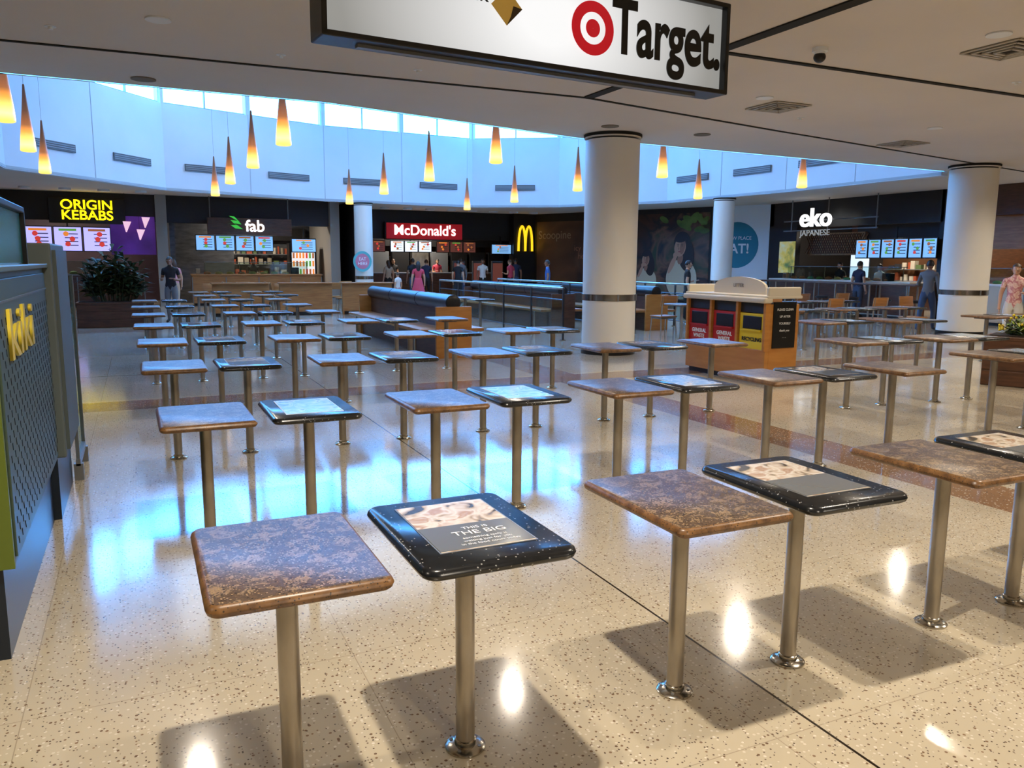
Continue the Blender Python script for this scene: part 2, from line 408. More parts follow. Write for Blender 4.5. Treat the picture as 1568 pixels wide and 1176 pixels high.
# ceiling fittings
lampm=mat('downlight_lens',(1,.9,.75,1),.3,em=4,ec=(1,.90,.76,1))
LC=(1,.88,.72)
def downlight(s,v,e,col=LC,z=CZ,r=.075,angle=155,blend=.6,size=.05):
    b=B();b.lathe([(r,0),(r+.035,0),(r+.035,.012),(r,.012)],(0,0,-.014),white,28)
    b.cyl((0,0,-.004),r,.006,lampm,seg=24)
    o=b.obj('ceiling_downlight',loc=(s,v,z-.001))
    l=D.lights.new('lamp','SPOT');l.energy=e;l.color=col;l.spot_size=R(angle);l.spot_blend=blend;l.shadow_soft_size=size
    lo=link(D.objects.new('lamp',l));lo.parent=o;lo.location=(0,0,-.04)
downlight(.6,1.8,400,size=.05)
for s,v,e in ((4.4,1.8,250),(8,1.8,230),(-3,1.8,90),(.3,8.2,90),(7.5,8.4,190),(11.5,9.0,220),(7.4,5.2,150),(3.9,8.3,90),(12,5.2,200),(16,8.8,230),(1.5,-2.5,260),(6,-3,250),(20,10,260),(-5.5,7,130)):
    downlight(s,v,e)
def vent(s,v):
    b=B();m1=mat('vent_white',C(180,172,160),.6)
    for i,w in enumerate((.6,.46,.32,.18)):
        for sx,sy,dx,dy in ((w,.03,0,w/2),(w,.03,0,-w/2),(.03,w,w/2,0),(.03,w,-w/2,0)): b.box((dx,dy,-.01-.006*i),(sx,sy,.012),m1)
    b.box((0,0,-.002),(.58,.58,.003),mat('vent_dark',C(60,54,48),.8))
    b.obj('ceiling_air_vent',loc=(s,v,CZ-.003))
vent(8.1,8.8);vent(8.0,5.5);vent(12.5,10.4)
b=B();b.cyl((0,0,-.02),.075,.04,white);b.cyl((0,0,-.06),.05,.05,white);b.sph((0,0,-.09),(.06,.06,.055),black);b.obj('security_camera_dome',loc=(6.3,6.3,CZ),smooth=40)
for s,v in ((9.5,6.4),(11.8,5.9),(9,9.3),(3.0,9.0),(10.0,3.3),(-.6,8.9),(1.5,9.0)):
    b=B();b.lathe([(.05,-.006),(.05,-.001)],(0,0,0),white,20);b.lathe([(.02,-.03),(.02,-.005)],(0,0,0),white,12);b.obj('fire_sprinkler',loc=(s,v,CZ))
for s,v in ((.2,10.9),(6.9,11.2),(8.7,11.2)):
    b=B();b.lathe([(.14,-.012),(.14,-.001)],(0,0,0),mat('speaker_grille',C(120,112,100),.7),28);b.obj('ceiling_speaker',loc=(s,v,CZ))

# ------------------------------------------------------------ pendants
pm=D.materials.new('pendant_glow');pm.use_nodes=True;nt=pm.node_tree;N=nt.nodes;L=nt.links;p=N['Principled BSDF']
tc=N.new('ShaderNodeTexCoord');sp=N.new('ShaderNodeSeparateXYZ');rp=N.new('ShaderNodeValToRGB');e=rp.color_ramp.elements
e[0].position=0;e[0].color=(1,.60,.10,1);e[1].position=1;e[1].color=(.02,.008,.003,1)
for ps,cc in ((.10,(1,.80,.32,1)),(.20,(1,.62,.14,1)),(.30,(.85,.32,.04,1)),(.42,(.26,.085,.02,1)),(.65,(.07,.03,.012,1))):
    x=e.new(ps);x.color=cc
L.new(tc.outputs['Object'],sp.inputs[0]);L.new(sp.outputs[2],rp.inputs[0]);L.new(rp.outputs[0],p.inputs['Emission Color']);p.inputs['Emission Strength'].default_value=1.5
p.inputs['Base Color'].default_value=C(90,60,36);p.inputs['Roughness'].default_value=.4
b=B();b.lathe([(.09,0),(.116,.012),(.118,.04),(.108,.18),(.080,.42),(.055,.64),(.032,.86),(.017,1.04),(.012,1.06)],(0,0,0),pm,28)
b.cyl((0,0,2.65),.003,3.2,grey,seg=6);b.cyl((0,0,4.25),.05,.03,white)
pend=None
for s,v in ((-1.42,12.4),(-1.5,15.6),(-1.6,19.4),(2.07,23.8),(2.07,19.9),(2.12,16.3),(2.14,12.9),(6.1,25.1),(6.0,20.9),(5.9,17.0),(5.9,13.4),(10.3,25.8),(10.2,21.8),(9.95,17.6),(9.9,14.0),(14.0,18.1),(14.0,14.3)):
    if pend is None: pend=b.obj('pendant_light',loc=(s,v,3.3),smooth=50)
    else: inst(pend,'pendant_light',(s,v,3.3))

# ------------------------------------------------------------ kiosk on the left
kgreen=mat('kiosk_green',C(58,74,60),.45);klime=mat('kiosk_lime',C(92,108,34),.5);kgrey=mat('kiosk_grey',C(88,98,98),.5)
kteal=nmat('kiosk_teal',[C(20,84,96),C(44,134,146)],2,.25);kbase=mat('kiosk_base',C(20,32,46),.35);kyel=mat('kiosk_yellow',C(206,184,48),.5)
b=B()
b.box((-1.15,4.45,.19),(1.22,1.86,.38),kbase)
b.box((-1.15,4.45,.95),(1.3,1.9,1.14),kgreen)
b.box((-.495,4.45,.95),(.012,1.82,1.08),kgreen,bev=.004)
b.box((-.56,3.495,.95),(.13,.02,1.14),klime)
b.box((-1.2,3.495,.95),(1.14,.018,1.14),kgreen)
b.box((-1.15,4.45,1.53),(1.36,1.94,.025),mat('kiosk_cap',C(84,100,84),.4),bev=.006)
b.box((-.4885,4.45,1.40),(.006,1.86,.01),kgrey)
slotm=mat('kiosk_slot',C(12,18,16),.7)
for i in range(34):
    for j in range(11):
        y=3.60+i*.053;z=.46+j*.082+(i%2)*.041
        b.box((-.4885,y,z),(.003,.008,.03),slotm,rx=R(20))
b.box((-1.1,5.86,.19),(1.2,.92,.38),kbase);b.box((-1.08,5.86,1.02),(1.26,.92,1.28),kgrey,bev=.01)
b.box((-.44,5.86,1.02),(.02,.8,1.2),mat('kiosk_grey_panel',C(74,84,84),.5))
b.box((-.77,4.14,1.67),(.5,1.22,.26),kteal,bev=.01)
b.box((-.77,4.14,1.81),(.54,1.26,.03),black,bev=.005);b.box((-.515,4.76,1.67),(.03,.03,.28),black);b.box((-.515,3.53,1.67),(.03,.03,.28),black)
ki=b.obj('green_kiosk_counter')
gmm=D.materials.new('clear_glass');gmm.use_nodes=True
nt=gmm.node_tree;nt.nodes.clear();ou=nt.nodes.new('ShaderNodeOutputMaterial');tr=nt.nodes.new('ShaderNodeBsdfTransparent');tr.inputs[0].default_value=(.8,.9,.88,1);gl=nt.nodes.new('ShaderNodeBsdfGlossy');gl.inputs['Roughness'].default_value=.03;mx=nt.nodes.new('ShaderNodeMixShader');mx.inputs[0].default_value=.10
nt.links.new(tr.outputs[0],mx.inputs[1]);nt.links.new(gl.outputs[0],mx.inputs[2]);nt.links.new(mx.outputs[0],ou.inputs[0])
b=B();b.box((-.46,6.66,.8),(.012,.62,1.3),gmm);b.box((-.46,6.66,.13),(.03,.64,.05),grey);b.box((-.46,6.98,.75),(.025,.02,1.4),grey);b.box((-.46,6.36,.75),(.025,.02,1.4),grey)
b.box((-.46,6.37,.06),(.06,.06,.12),grey);b.box((-.46,6.96,.06),(.06,.06,.12),grey);b.obj('glass_screen_panel')
text('kiki',ki,(-.482-ki.location.x,4.16-ki.location.y,1.25-ki.location.z),.30,kyel,rot=(R(90),0,R(90)),ext=.006,off=.002,sx=2.0)

# ------------------------------------------------------------ recycling bin station
b=B();binred=mat('bin_red',C(178,34,36),.4);binyel=mat('bin_yellow',C(224,196,40),.4);cream=mat('bin_cream',C(206,196,176),.5)
Wd=1.65;Dp=.55
b.box((Wd/2,Dp/2,.04),(Wd-.08,Dp-.08,.08),black)
b.box((Wd/2,Dp/2+.03,.56),(Wd,Dp-.06,.98),woodh,bev=.01)
b.box((Wd/2,.03,.26),(Wd,.06,.38),woodh,bev=.005)
for x in (.02,Wd/3,2*Wd/3,Wd-.02): b.box((x,.02,.78),(.045,.08,.68),woodh,bev=.004)
for i,m in enumerate((binred,binred,binyel)):
    x=Wd*(i+.5)/3
    b.box((x,.03,.68),(Wd/3-.07,.03,.48),m)
    b.box((x,.012,.80),(Wd/3-.2,.012,.17),black,bev=.004)
    b.box((x,.0,.70),(Wd/3-.16,.05,.02),m)
    b.box((x,.035,1.0),(Wd/3-.06,.02,.14),darkwall)
b.box((Wd/2,.0,1.10),(Wd+.06,.14,.07),cream,bev=.02)
b.box((Wd/2,Dp/2,1.14),(Wd+.06,Dp+.04,.04),cream,bev=.01)
for x in (0,Wd): b.box((x,Dp/2,1.2),(.05,Dp,.14),cream,bev=.015)
pts=[(.3,0),(Wd-.3,0)]+[(Wd/2+(Wd/2-.3)*math.cos(a),.1+.14*math.sin(a)) for a in [R(k*15) for k in range(0,13)]]
b.prism(pts,0,.04,cream,Matrix.Translation((0,Dp/2,1.15))@Matrix.Rotation(R(90),4,'X'))
b.box((Wd+.008,Dp/2+.02,.78),(.012,.38,.6),black)
bn=b.obj('recycling_bin_station',loc=(7.32,9.6,0),rz=R(-90))
text('LITTER',bn,(Wd/2,Dp/2-.05,1.27),.07,mat('print_grey',C(110,100,90),.5),ext=.002)
for i,tx in enumerate(('GENERAL\nWASTE','GENERAL\nWASTE','RECYCLING')):
    text(tx,bn,(Wd*(i+.5)/3,.01,.575),.075 if i<2 else .07,txtwhite if i<2 else ink,ext=.002,off=.002)
for k in range(5): text(['PLEASE CLEAN','UP AFTER','YOURSELF','thank you','- - -'][k],bn,(Wd+.018,Dp/2+.02,.98-k*.09),.042,txtwhite,rot=(R(90),0,R(90)),ext=.001)

# ------------------------------------------------------------ booth benches
def bench(s,v0,v1,n,em):
    b=B();L_=v1-v0
    b.box((0,L_/2,.22),(.5,L_-.06,.44),dkwood);b.box((-.3,L_/2,.45),(.52,L_-.06,.06),wood,bev=.02)
    b.box((.3,L_/2,.45),(.52,L_-.06,.06),wood,bev=.02);b.box((0,L_/2,.62),(.1,L_-.06,.4),dkwood)
    for y in (0,L_): b.box((0,y,.42),(.62,.06,.84),em,bev=.01)
    w=L_/n
    for i in range(n):
        b.cyl((0,(i+.5)*w,.9),.13,w-.04,leather,axis='Y',seg=24);b.box((0,(i+.5)*w,.76),(.06,w-.3,.12),black)
        for q in (-1,1): b.sph((0,(i+.5)*w+q*(w/2-.02),.9),(.13,.03,.13),leather)
    for y in (.5,L_-.5):
        for x in (-.5,.5): b.cyl((x,y,.21),.02,.42,steel,seg=10)
    b.obj('booth_bench',loc=(s,v0,0),smooth=35)
bench(4.65,12.25,17.2,3,woodh);bench(9.0,16.5,22,3,dkwood);bench(11.0,15.6,21.6,4,woodh)
def balustrade(s,v0,v1,hh=1.05):
    b=B();L_=v1-v0;n=max(2,int(L_/1.3))
    b.tube([(0,0,hh),(0,L_,hh)],.026,steel,seg=10)
    b.tube([(0,0,.82),(0,L_,.82)],.012,dksteel,seg=8);b.tube([(0,0,.14),(0,L_,.14)],.012,dksteel,seg=8)
    for i in range(n+1):
        y=L_*i/n;b.box((0,y,hh/2),(.03,.05,hh),dksteel,bev=.004);b.cyl((0,y,.008),.06,.014,chrome,seg=16)
        if i<n: b.box((0,y+L_/n/2,.48),(.01,L_/n-.12,.62),gmm)
    b.obj('handrail_balustrade',loc=(s,v0,0),smooth=40)
balustrade(7.75,14.2,21.5);balustrade(10.0,15.0,22.5);balustrade(12.2,15.2,20.5)
for s,v0 in ((12.9,16),(12.9,18.5),(6.9,16.5),(6.9,19.5)): inst(tk2,'pedestal_dining_table',(s,v0,0));inst(tb,'pedestal_dining_table',(s,v0+.9,0))

def stool_mesh():
    b=B();b.lathe([(.16,.62),(.18,.64),(.18,.67),(.15,.69)],(0,0,0),leather,20);b.cyl((0,0,.33),.022,.62,steel,seg=12);b.lathe([(.17,0),(.17,.01),(.03,.03)],(0,0,.001),chrome,20)
    b.lathe([(.11,.2),(.12,.205),(.12,.215),(.11,.22)],(0,0,0),chrome,20);return b
sm=stool_mesh().obj('bar_stool',loc=(17.5,13.9,0),smooth=40)
b=B();L_=6.5;b.box((0,L_/2,1.04),(.55,L_,.04),dkwood,bev=.01)
for i in range(6):
    for x in (-.2,.2): b.cyl((x,.3+i*1.18,.51),.025,1.02,steel,seg=12)
b.box((0,L_/2,.22),(.03,L_-.4,.03),steel);b.obj('bar_table',loc=(18.2,14.2,0))
for i in range(6): inst(sm,'bar_stool',(17.55,14.8+i*1.05,0));
def chair_mesh():
    b=B();b.box((0,0,.44),(.42,.42,.035),wood,bev=.012);b.box((0,.2,.78),(.42,.03,.22),wood,bev=.01,rx=R(-8))
    for x in (-.18,.18):
        b.tube([(x,.18,.43),(x,.2,.7),(x,.22,.88)],.014,steel);b.tube([(x,.17,.43),(x*1.1,.21,0)],.013,steel);b.tube([(x,-.17,.43),(x*1.1,-.2,0)],.013,steel)
    b.box((0,0,.40),(.38,.38,.02),grey);return b
cm=chair_mesh().obj('dining_chair',loc=(1.9,24.5,0),smooth=40)
for i in range(1,18):
    s=2.2+(i%6)*.85+random.uniform(-.1,.1);v=24.5+(i//6)*1.1+random.uniform(-.1,.1)
    inst(cm,'dining_chair',(s,v,0),random.choice([0,R(180),R(90),R(-90)]))
for i in range(10): inst(cm,'dining_chair',(10.2+(i%5)*1.25,12.05+(i//5)*2.15,0),random.choice([0,R(180)]))
for i in range(3):
    b=B();b.box((0,0,.45),(1.5,.12,.9),wood,bev=.01);b.box((0,0,.92),(1.56,.3,.04),wood,bev=.01);b.box((0,0,.05),(1.4,.2,.1),black);b.obj('timber_dining_divider',loc=(2.6+i*1.8,23.6,0))

# ------------------------------------------------------------ planters
leafm=nmat('leaf_green',[C(20,34,20),C(52,76,38)],5,.5);leafy=nmat('leaf_lime',[C(110,130,30),C(190,200,50)],8,.5);flow=mat('flower_yellow',C(230,200,30),.5);leafb=nmat('leaf_bright',[C(50,80,28),C(100,130,50)],8,.5)
def leaf(b,p,dirv,L_,w,m):
    d=Vector(dirv).normalized();sd=d.cross(Vector((0,0,1)));sd=sd.normalized() if sd.length>.01 else Vector((1,0,0));P=Vector(p)
    mid=P+d*L_*.5+Vector((0,0,L_*.08));tip=P+d*L_-Vector((0,0,L_*.18))
    b.quad([P,mid-sd*w,tip,mid+sd*w],m)
def planter(s,v,w,d,h,top,ms,n,fl=False,rz=0,boxm=dkwood,ll=.3):
    b=B();b.box((0,0,h/2),(w,d,h),boxm,bev=.01)
    for k in range(3): b.box((0,-d/2-.004,h*(k+.5)/3),(w-.02,.012,h/3-.02),boxm,bev=.004)
    b.box((0,0,h+.005),(w+.04,d+.04,.05),boxm,bev=.01);b.box((0,0,h+.035),(w-.1,d-.1,.02),mat('soil',C(40,28,20),.9))
    for i in range(n):
        x=random.uniform(-w/2+.1,w/2-.1);y=random.uniform(-d/2+.08,d/2-.08)
        zt=h+random.uniform(.3,1)*(top-h)*(1-.4*abs(x)/(w/2))
        b.tube([(x*.6,y*.6,h),(x*.8,y*.8,(h+zt)/2),(x,y,zt)],[.008,.006,.003],leafm,seg=5)
        for k in range(7):
            a=random.uniform(0,6.28);zz=h+(zt-h)*random.uniform(.25,1)
            leaf(b,(x*.8,y*.8,zz),(math.cos(a),math.sin(a),random.uniform(.1,.9)),ll*random.uniform(.6,1.1),ll*.13,random.choice(ms))
        if fl and i%2==0:
            for k in range(3): b.sph((x+random.uniform(-.05,.05),y+random.uniform(-.05,.05),zt+random.uniform(0,.05)),.018,flow,seg=8,ring=6)
    return b.obj('planter_box_shrub' if not fl else 'planter_box_flowers',loc=(s,v,0),rz=rz)
planter(-.5,21.0,1.6,.7,.55,1.95,[leafm],90,ll=.4)
planter(10.7,6.3,1.6,.6,.62,.98,[leafm,leafy,leafb],70,fl=True,rz=R(-65),ll=.16)

# ------------------------------------------------------------ shops
purple=nmat('shop_purple',[C(70,30,110),C(96,46,150)],1.5,.4,em=.25)
neon=mat('neon_yellow',C(250,225,20),.4,em=1.8,ec=C(250,222,10));signwhite=mat('sign_white_lit',(1,1,1,1),.4,em=1.3);fabg=mat('sign_leaf_green',C(60,180,60),.4,em=.7)
scrb=mat('screen_blue',C(120,170,215),.3,em=.95,ec=C(120,170,220));scrw=mat('screen_white',C(225,232,240),.3,em=1.2,ec=C(215,225,240))
scrv=mat('screen_violet',C(160,150,230),.3,em=1.1,ec=C(175,170,245));scrd=mat('screen_dark',C(40,26,30),.3,em=.6,ec=C(110,60,50))
foods=[mat('food_%s'%n,c,.5,em=.8,ec=c) for n,c in (('orange',C(225,130,50)),('green',C(90,150,60)),('brown',C(150,90,50)),('red',C(200,60,50)))]
redsign=mat('sign_red_panel',C(180,20,26),.4,em=.3);yel=mat('arch_yellow',C(250,200,30),.4,em=1.1)
stone=nmat('stone_tile',[C(54,56,60),C(88,90,94)],2.5,.6,stretch=(1,1,4))
def menu(name,loc,w,h,n,m,rz=0,style=0):
    b=B();pw=w/n
    for i in range(n):
        x=(i+.5)*pw-w/2
        b.box((x,0,h/2),(pw-.02,.06,h),black,bev=.005);b.box((x,-.034,h/2),(pw-.07,.006,h-.06),m)
        for j in range(3 if style==0 else 2):
            b.cyl((x+(random.random()-.5)*pw*.4,-.04,h*(.3+.2*j)),min(pw,h)*.10,.004,random.choice(foods),seg=14,axis='Y')
        for j in range(4): b.box((x+pw*.12,-.038,h*(.25+.15*j)),(pw*.45,.003,h*.035),darkwall)
        b.box((x,-.038,h*.86),(pw*.6,.003,h*.09),foods[i%4])
    b.box((0,.04,h+.15),(.04,.04,.4),black)
    return b.obj(name,loc=loc,rz=rz)
def shelfwall(b,x0,x1,y,z0,z1,rows_):
    cols=[mat('goods_%d'%i,c,.5) for i,c in enumerate((C(150,140,120),C(170,80,50),C(90,110,70),C(200,190,170),C(60,60,64)))]
    for r in range(rows_):
        z=z0+(z1-z0)*r/rows_;b.box(((x0+x1)/2,y,z),(x1-x0,.35,.03),grey);x=x0+.1
        while x<x1-.15:
            w=random.uniform(.08,.25);h=random.uniform(.1,.3)
            if random.random()<.5: b.cyl((x+w/2,y,z+.015+h/2),w/2*.8,h,random.choice(cols),seg=10)
            else: b.box((x+w/2,y,z+.015+h/2),(w*.9,.2,h),random.choice(cols))
            x+=w+.03
def shoplight(s,v,e,sx=3,sy=1.2,col=(1,.88,.74),z=3.45):
    b=B();b.box((0,0,.02),(sx*.5,.12,.05),white,bev=.005);b.box((0,0,-.008),(sx*.48,.09,.006),lampm)
    o=b.obj('linear_shop_light',loc=(s,v,z+.1));l=D.lights.new('lamp','AREA');l.shape='RECTANGLE';l.size=sx*.5;l.size_y=.4;l.energy=e;l.color=col
    lo=link(D.objects.new('lamp',l));lo.parent=o;lo.location=(0,0,-.05)
VF=29.8
b=B()
b.box((-4.5,VF+.15,3.25),(11.0,.3,.9),darkwall);b.box((-4.5,VF+4.3,1.85),(11,.2,3.7),nmat('kebab_back',[C(44,26,40),C(70,50,60)],1,.6))
b.box((-.05,VF+.02,2.35),(1.35,.12,1.25),purple);b.box((-1.35,VF-.08,3.1),(2.2,.14,.8),black,bev=.02)
b.box((.83,VF,1.85),(.34,.5,3.7),mat('shop_pilaster',C(150,146,138),.6))
b.box((-10,VF+2,1.85),(.2,4.4,3.7),darkwall)
shp=b.obj('wall_shopfront_kebab',recenter=False)
for tx,z in (('ORIGIN',3.28),('KEBABS',2.95)):
    text(tx,shp,(-1.35,VF-.17,z),.42,neon,ext=.02,off=.006,sx=1.05)
menu('menu_board',(-1.95,VF-.15,1.8),2.5,.8,3,scrv)
menu('menu_board',(-4.9,VF-.15,1.8),2.5,.8,3,scrv)
def counter(name,s,v,w,fm,topm,h=1.05,rz=0,glassc=True,d=.7):
    b=B();b.box((0,0,.05),(w-.1,d-.1,.1),black);b.box((0,0,h/2+.03),(w,d,h-.1),fm,bev=.01);b.box((0,0,h),(w+.06,d+.08,.05),topm,bev=.01)
    n=max(2,int(w/1.0))
    for i in range(n+1): b.box((-w/2+w*i/n,-d/2-.01,h/2),(.03,.02,h-.15),grey)
    if glassc:
        b.box((0,-.1,h+.24),(w*.8,.012,.42),gmm);b.box((0,.05,h+.44),(w*.8,.35,.02),grey)
        for i in range(4): b.cyl((-w*.4+w*.8*i/3,.05,h+.23),.012,.42,chrome,seg=8)
        for i in range(int(w*2)):
            b.sph((-w*.38+w*.76*i/(w*2),.08,h+.06),(.13,.1,.06),random.choice([mat('tray_%d'%i,c,.6) for c in (C(170,90,40),C(90,130,50),C(190,160,90))]),seg=10,ring=6)
    b.box((w*.3,.1,h+.14),(.3,.2,.25),black,bev=.02);b.box((-w*.45,.1,h+.12),(.16,.16,.2),chrome,bev=.02)
    return b.obj(name,loc=(s,v,0),rz=rz)
counter('shop_counter',-2.3,VF+.6,5.0,dkwood,grey)
for i,(s,z) in enumerate(((-.25,2.45),(.15,2.2),(.32,2.6))):
    b=B();b.lathe([(.17,.34),(.02,0)],(0,0,0),mat('shade_pink_%d'%i,C(225,180,200),.5,em=.9),3);b.cyl((0,0,.9),.006,1.1,black,seg=6);b.obj('pendant_shade',loc=(s,VF-.3,z))
b=B()
b.box((3.8,VF+.15,3.25),(5.7,.3,.9),darkwall);b.box((3.8,VF+4.2,1.85),(5.7,.2,3.7),stone)
b.box((1.15,VF+2.2,1.85),(.16,4.0,3.7),stone);b.box((6.62,VF+1.7,1.85),(.34,3.9,3.7),mat('shop_pilaster2',C(140,136,130),.6))
b.box((2.2,VF+1.9,1.45),(2.2,.15,2.9),stone);b.box((4.7,VF+3.9,2.6),(3.2,.2,.5),darkwall)
shelfwall(b,3.2,5.6,VF+3.7,1.0,2.2,3)
b.box((5.7,VF+1.4,1.1),(1.0,.6,2.2),black,bev=.01);b.box((5.7,VF+1.08,1.2),(.84,.02,1.6),mat('fridge_glow',C(220,230,235),.3,em=.8))
for r in range(5):
    for i in range(7): b.cyl((5.34+i*.12,VF+1.05,.55+r*.3),.035,.2,random.choice(foods),seg=8)
fb=b.obj('wall_shopfront_salad',recenter=False)
b=B();b.box((0,0,.29),(2.8,.16,.58),dkwood,bev=.01)
for i in range(5): b.box((0,-.085,.06+i*.115),(2.78,.01,.1),dkwood,bev=.003)
for x in (-1.3,1.3): b.cyl((x,0,.9),.02,.8,grey,seg=8)
fs=b.obj('shop_sign_board',loc=(3.65,VF-.35,2.42))
text('fab',fs,(.15,-.11,.3),.55,signwhite,ext=.02,off=.008)
bb=B()
for a in (20,60): leaf(bb,(-.35,-.1,.2+.004*a),(-1,0,.2+a*.01),.45,.07,fabg)
bb.prism([(-.1,0),(-.35,.02),(-.5,.13),(-.3,.14)],0,.02,fabg,Matrix.Translation((-.15,-.1,.2))@Matrix.Rotation(R(90),4,'X'))
bb.prism([(-.15,.16),(-.4,.2),(-.5,.3),(-.25,.28)],0,.02,fabg,Matrix.Translation((-.15,-.1,.2))@Matrix.Rotation(R(90),4,'X'))
q=bb.obj('sign_leaf',loc=(0,0,0));q.parent=fs
menu('menu_board',(3.15,VF-.15,1.87),2.6,.55,4,scrb);menu('menu_board',(5.5,VF-.15,1.85),.9,.5,1,scrb)
counter('shop_counter',3.9,VF+.2,4.4,wood,wood,glassc=True)
VM=33.3
b=B()
b.box((11.9,VM+.15,3.1),(8.9,.3,1.2),black);b.box((11.9,VM+4.4,1.85),(9,.2,3.7),nmat('kitchen_back',[C(40,30,28),C(90,60,40),C(60,58,60)],.9,.4))
b.box((7.35,VM-1.0,1.85),(.3,6.5,3.7),darkwall);b.box((15.95,VM-.1,1.85),(1.1,.5,3.7),black)
b.box((11.9,VM+2.6,2.7),(8.4,.2,.9),darkwall)
for i in range(9): b.box((8.1+i*.95,VM+2.45,1.35),(.8,.3,1.3),random.choice([grey,steel,darkwall,chrome]),bev=.01)
shelfwall(b,8,15,VM+3.6,1.1,2.1,2)
mc=b.obj('wall_shopfront_burger',recenter=False)
b=B();b.box((0,0,.33),(3.4,.2,.66),redsign,bev=.02);b.box((0,.02,.33),(3.5,.16,.74),black);bs=b.obj('shop_sign_board',loc=(11.25,VM-.2,2.5))
text("McDonald's",bs,(0,-.12,.35),.6,signwhite,ext=.012,off=.006,sx=.98)
b=B()
for q in (-1,1):
    pts=[(q*.17+.17*math.cos(a)*1.0,0,1.1*math.sin(a)**.8 if math.sin(a)>0 else 0) for a in [math.pi*k/14 for k in range(15)]]
    b.tube(pts,.055,yel,seg=8)
b.obj('golden_arch_emblem',loc=(15.95,VM-.42,2.05),smooth=40)
for i in range(3): menu('menu_board',(8.8+i*2.1,VM+.6,1.95),1.9,.5,3,[scrd,scrw,scrd][i])
menu('menu_board',(14.9,VM-.1,1.9),1.0,.45,1,scrb)
counter('shop_counter',11.4,VM+1.1,7.2,dkwood,grey,glassc=False)
for i in range(3):
    b=B();b.box((0,0,.03),(.5,.4,.05),black);b.box((0,0,.8),(.55,.12,1.6),mat('kiosk_shell',C(80,78,76),.4),bev=.03);b.box((0,-.065,1.1),(.46,.01,.8),scrd);b.obj('ordering_kiosk',loc=(12.5+i*.9,VM-1.0,0))
warmstrip=mat('warm_strip',(1,.7,.4,1),.4,em=5,ec=(1,.66,.32,1))
for i in range(9):
    b=B();b.cyl((0,0,-.03),.16,.05,warmstrip,seg=20);b.lathe([(.17,-.06),(.19,-.06),(.19,-.001),(.17,-.001)],(0,0,0),white,20);b.obj('soffit_downlight',loc=(8.2+i*.95,31.8,CZ))
for i in range(6):
    b=B();b.cyl((0,0,-.03),.14,.05,warmstrip,seg=20);b.lathe([(.15,-.06),(.17,-.06),(.17,-.001),(.15,-.001)],(0,0,0),white,20);b.obj('soffit_downlight',loc=(-5+i*1.05,28.3,CZ))

mp0=Vector((16.45,33.0));mp1=Vector((20,24.9));md=(mp1-mp0);ml=md.length;mang=math.atan2(md.y,md.x)
mur=nmat('mural_photo',[C(40,24,18),C(74,44,30),C(28,26,24),C(120,84,60),C(52,64,36)],.55,.45,detail=3,dist=1.5)
mur2=nmat('mural_brown',[C(70,44,28),C(110,72,46),C(60,40,30)],.6,.45,detail=2,dist=.5)
skinp=mat('mural_skin',C(196,146,116),.5);skinq=mat('mural_skin_shade',C(160,110,84),.5);hairp=mat('mural_hair',C(40,26,20),.5);clothp=mat('mural_cloth',C(206,190,160),.5);clothq=mat('mural_cloth_dark',C(70,60,66),.5);murg=nmat('mural_green',[C(60,86,36),C(120,140,60)],1.5,.5)
b=B();b.box((ml/2,.1,1.85),(ml,.2,3.7),darkwall);b.box((ml*.22,-.01,1.75),(ml*.40,.02,3.2),mur2);b.box((ml*.71,-.01,1.8),(ml*.56,.02,3.4),mur)
def oval(cx,cz,rx,rz_,m,y,rot=0):
    tt=ringpts(.001,1,28);b.add(tt,m,Matrix.Translation((cx,y,cz))@Matrix.Rotation(rot,4,'Y')@Matrix.Diagonal((rx,1,rz_,1)))
for n_,(cx,cz,k) in enumerate(((ml*.53,2.0,.8),(ml*.68,1.7,.75),(ml*.86,2.2,1.1))):
    y=-.022-.012*n_;cc=(clothq,clothp,clothp)[n_]
    oval(cx,cz-1.15*k,.62*k,.72*k,cc,y-.001);oval(cx+.16*k,cz-.25*k,.32*k,.62*k,hairp,y-.002,R(-8))
    oval(cx-.06*k,cz-.42*k,.11*k,.2*k,skinq,y-.003,R(10));oval(cx,cz+.12*k,.34*k,.42*k,hairp,y-.004)
    oval(cx-.08*k,cz-.02*k,.23*k,.33*k,skinp,y-.005,R(8));oval(cx+.02*k,cz+.02*k,.10*k,.28*k,skinq,y-.0055,R(8));oval(cx-.02*k,cz+.3*k,.26*k,.14*k,hairp,y-.006,R(-15))
    for q in (-.16,.0): oval(cx+q*k,cz+.03*k,.035*k,.014*k,hairp,y-.007);oval(cx+q*k,cz+.09*k,.05*k,.01*k,hairp,y-.007)
    oval(cx-.13*k,cz-.06*k,.02*k,.06*k,skinq,y-.007);oval(cx-.1*k,cz-.17*k,.055*k,.02*k,mat('mural_lip_%d'%n_,C(160,70,66),.5),y-.007)
    oval(cx-.38*k,cz-.62*k,.09*k,.36*k,skinp,y-.008,R(25));oval(cx-.26*k,cz-.3*k,.09*k,.11*k,skinp,y-.009)
for i in range(14): oval(ml*.80+random.uniform(-.5,1.5),3.1+random.uniform(-.3,.3),.22,.11,murg,-.060-.0006*i,random.uniform(-1,1))
b.box((ml*.38,-.02,1.2),(.9,.02,1.6),darkwall)
mu=b.obj('wall_mural',loc=(mp0.x,mp0.y,0),rz=mang)
text('Scoopine',mu,(1.2,-.03,2.75),.5,mat('mural_text',C(170,140,110),.5),ext=.002)
text('icy mango\nheaven',mu,(3.0,-.03,2.0),.35,mat('mural_text2',C(170,110,80),.5),ext=.002)
wp0=Vector((20,24.9));wp1=Vector((21,22.9));wd=wp1-wp0
b=B();b.box((wd.length/2,.1,1.85),(wd.length,.2,3.7),white)
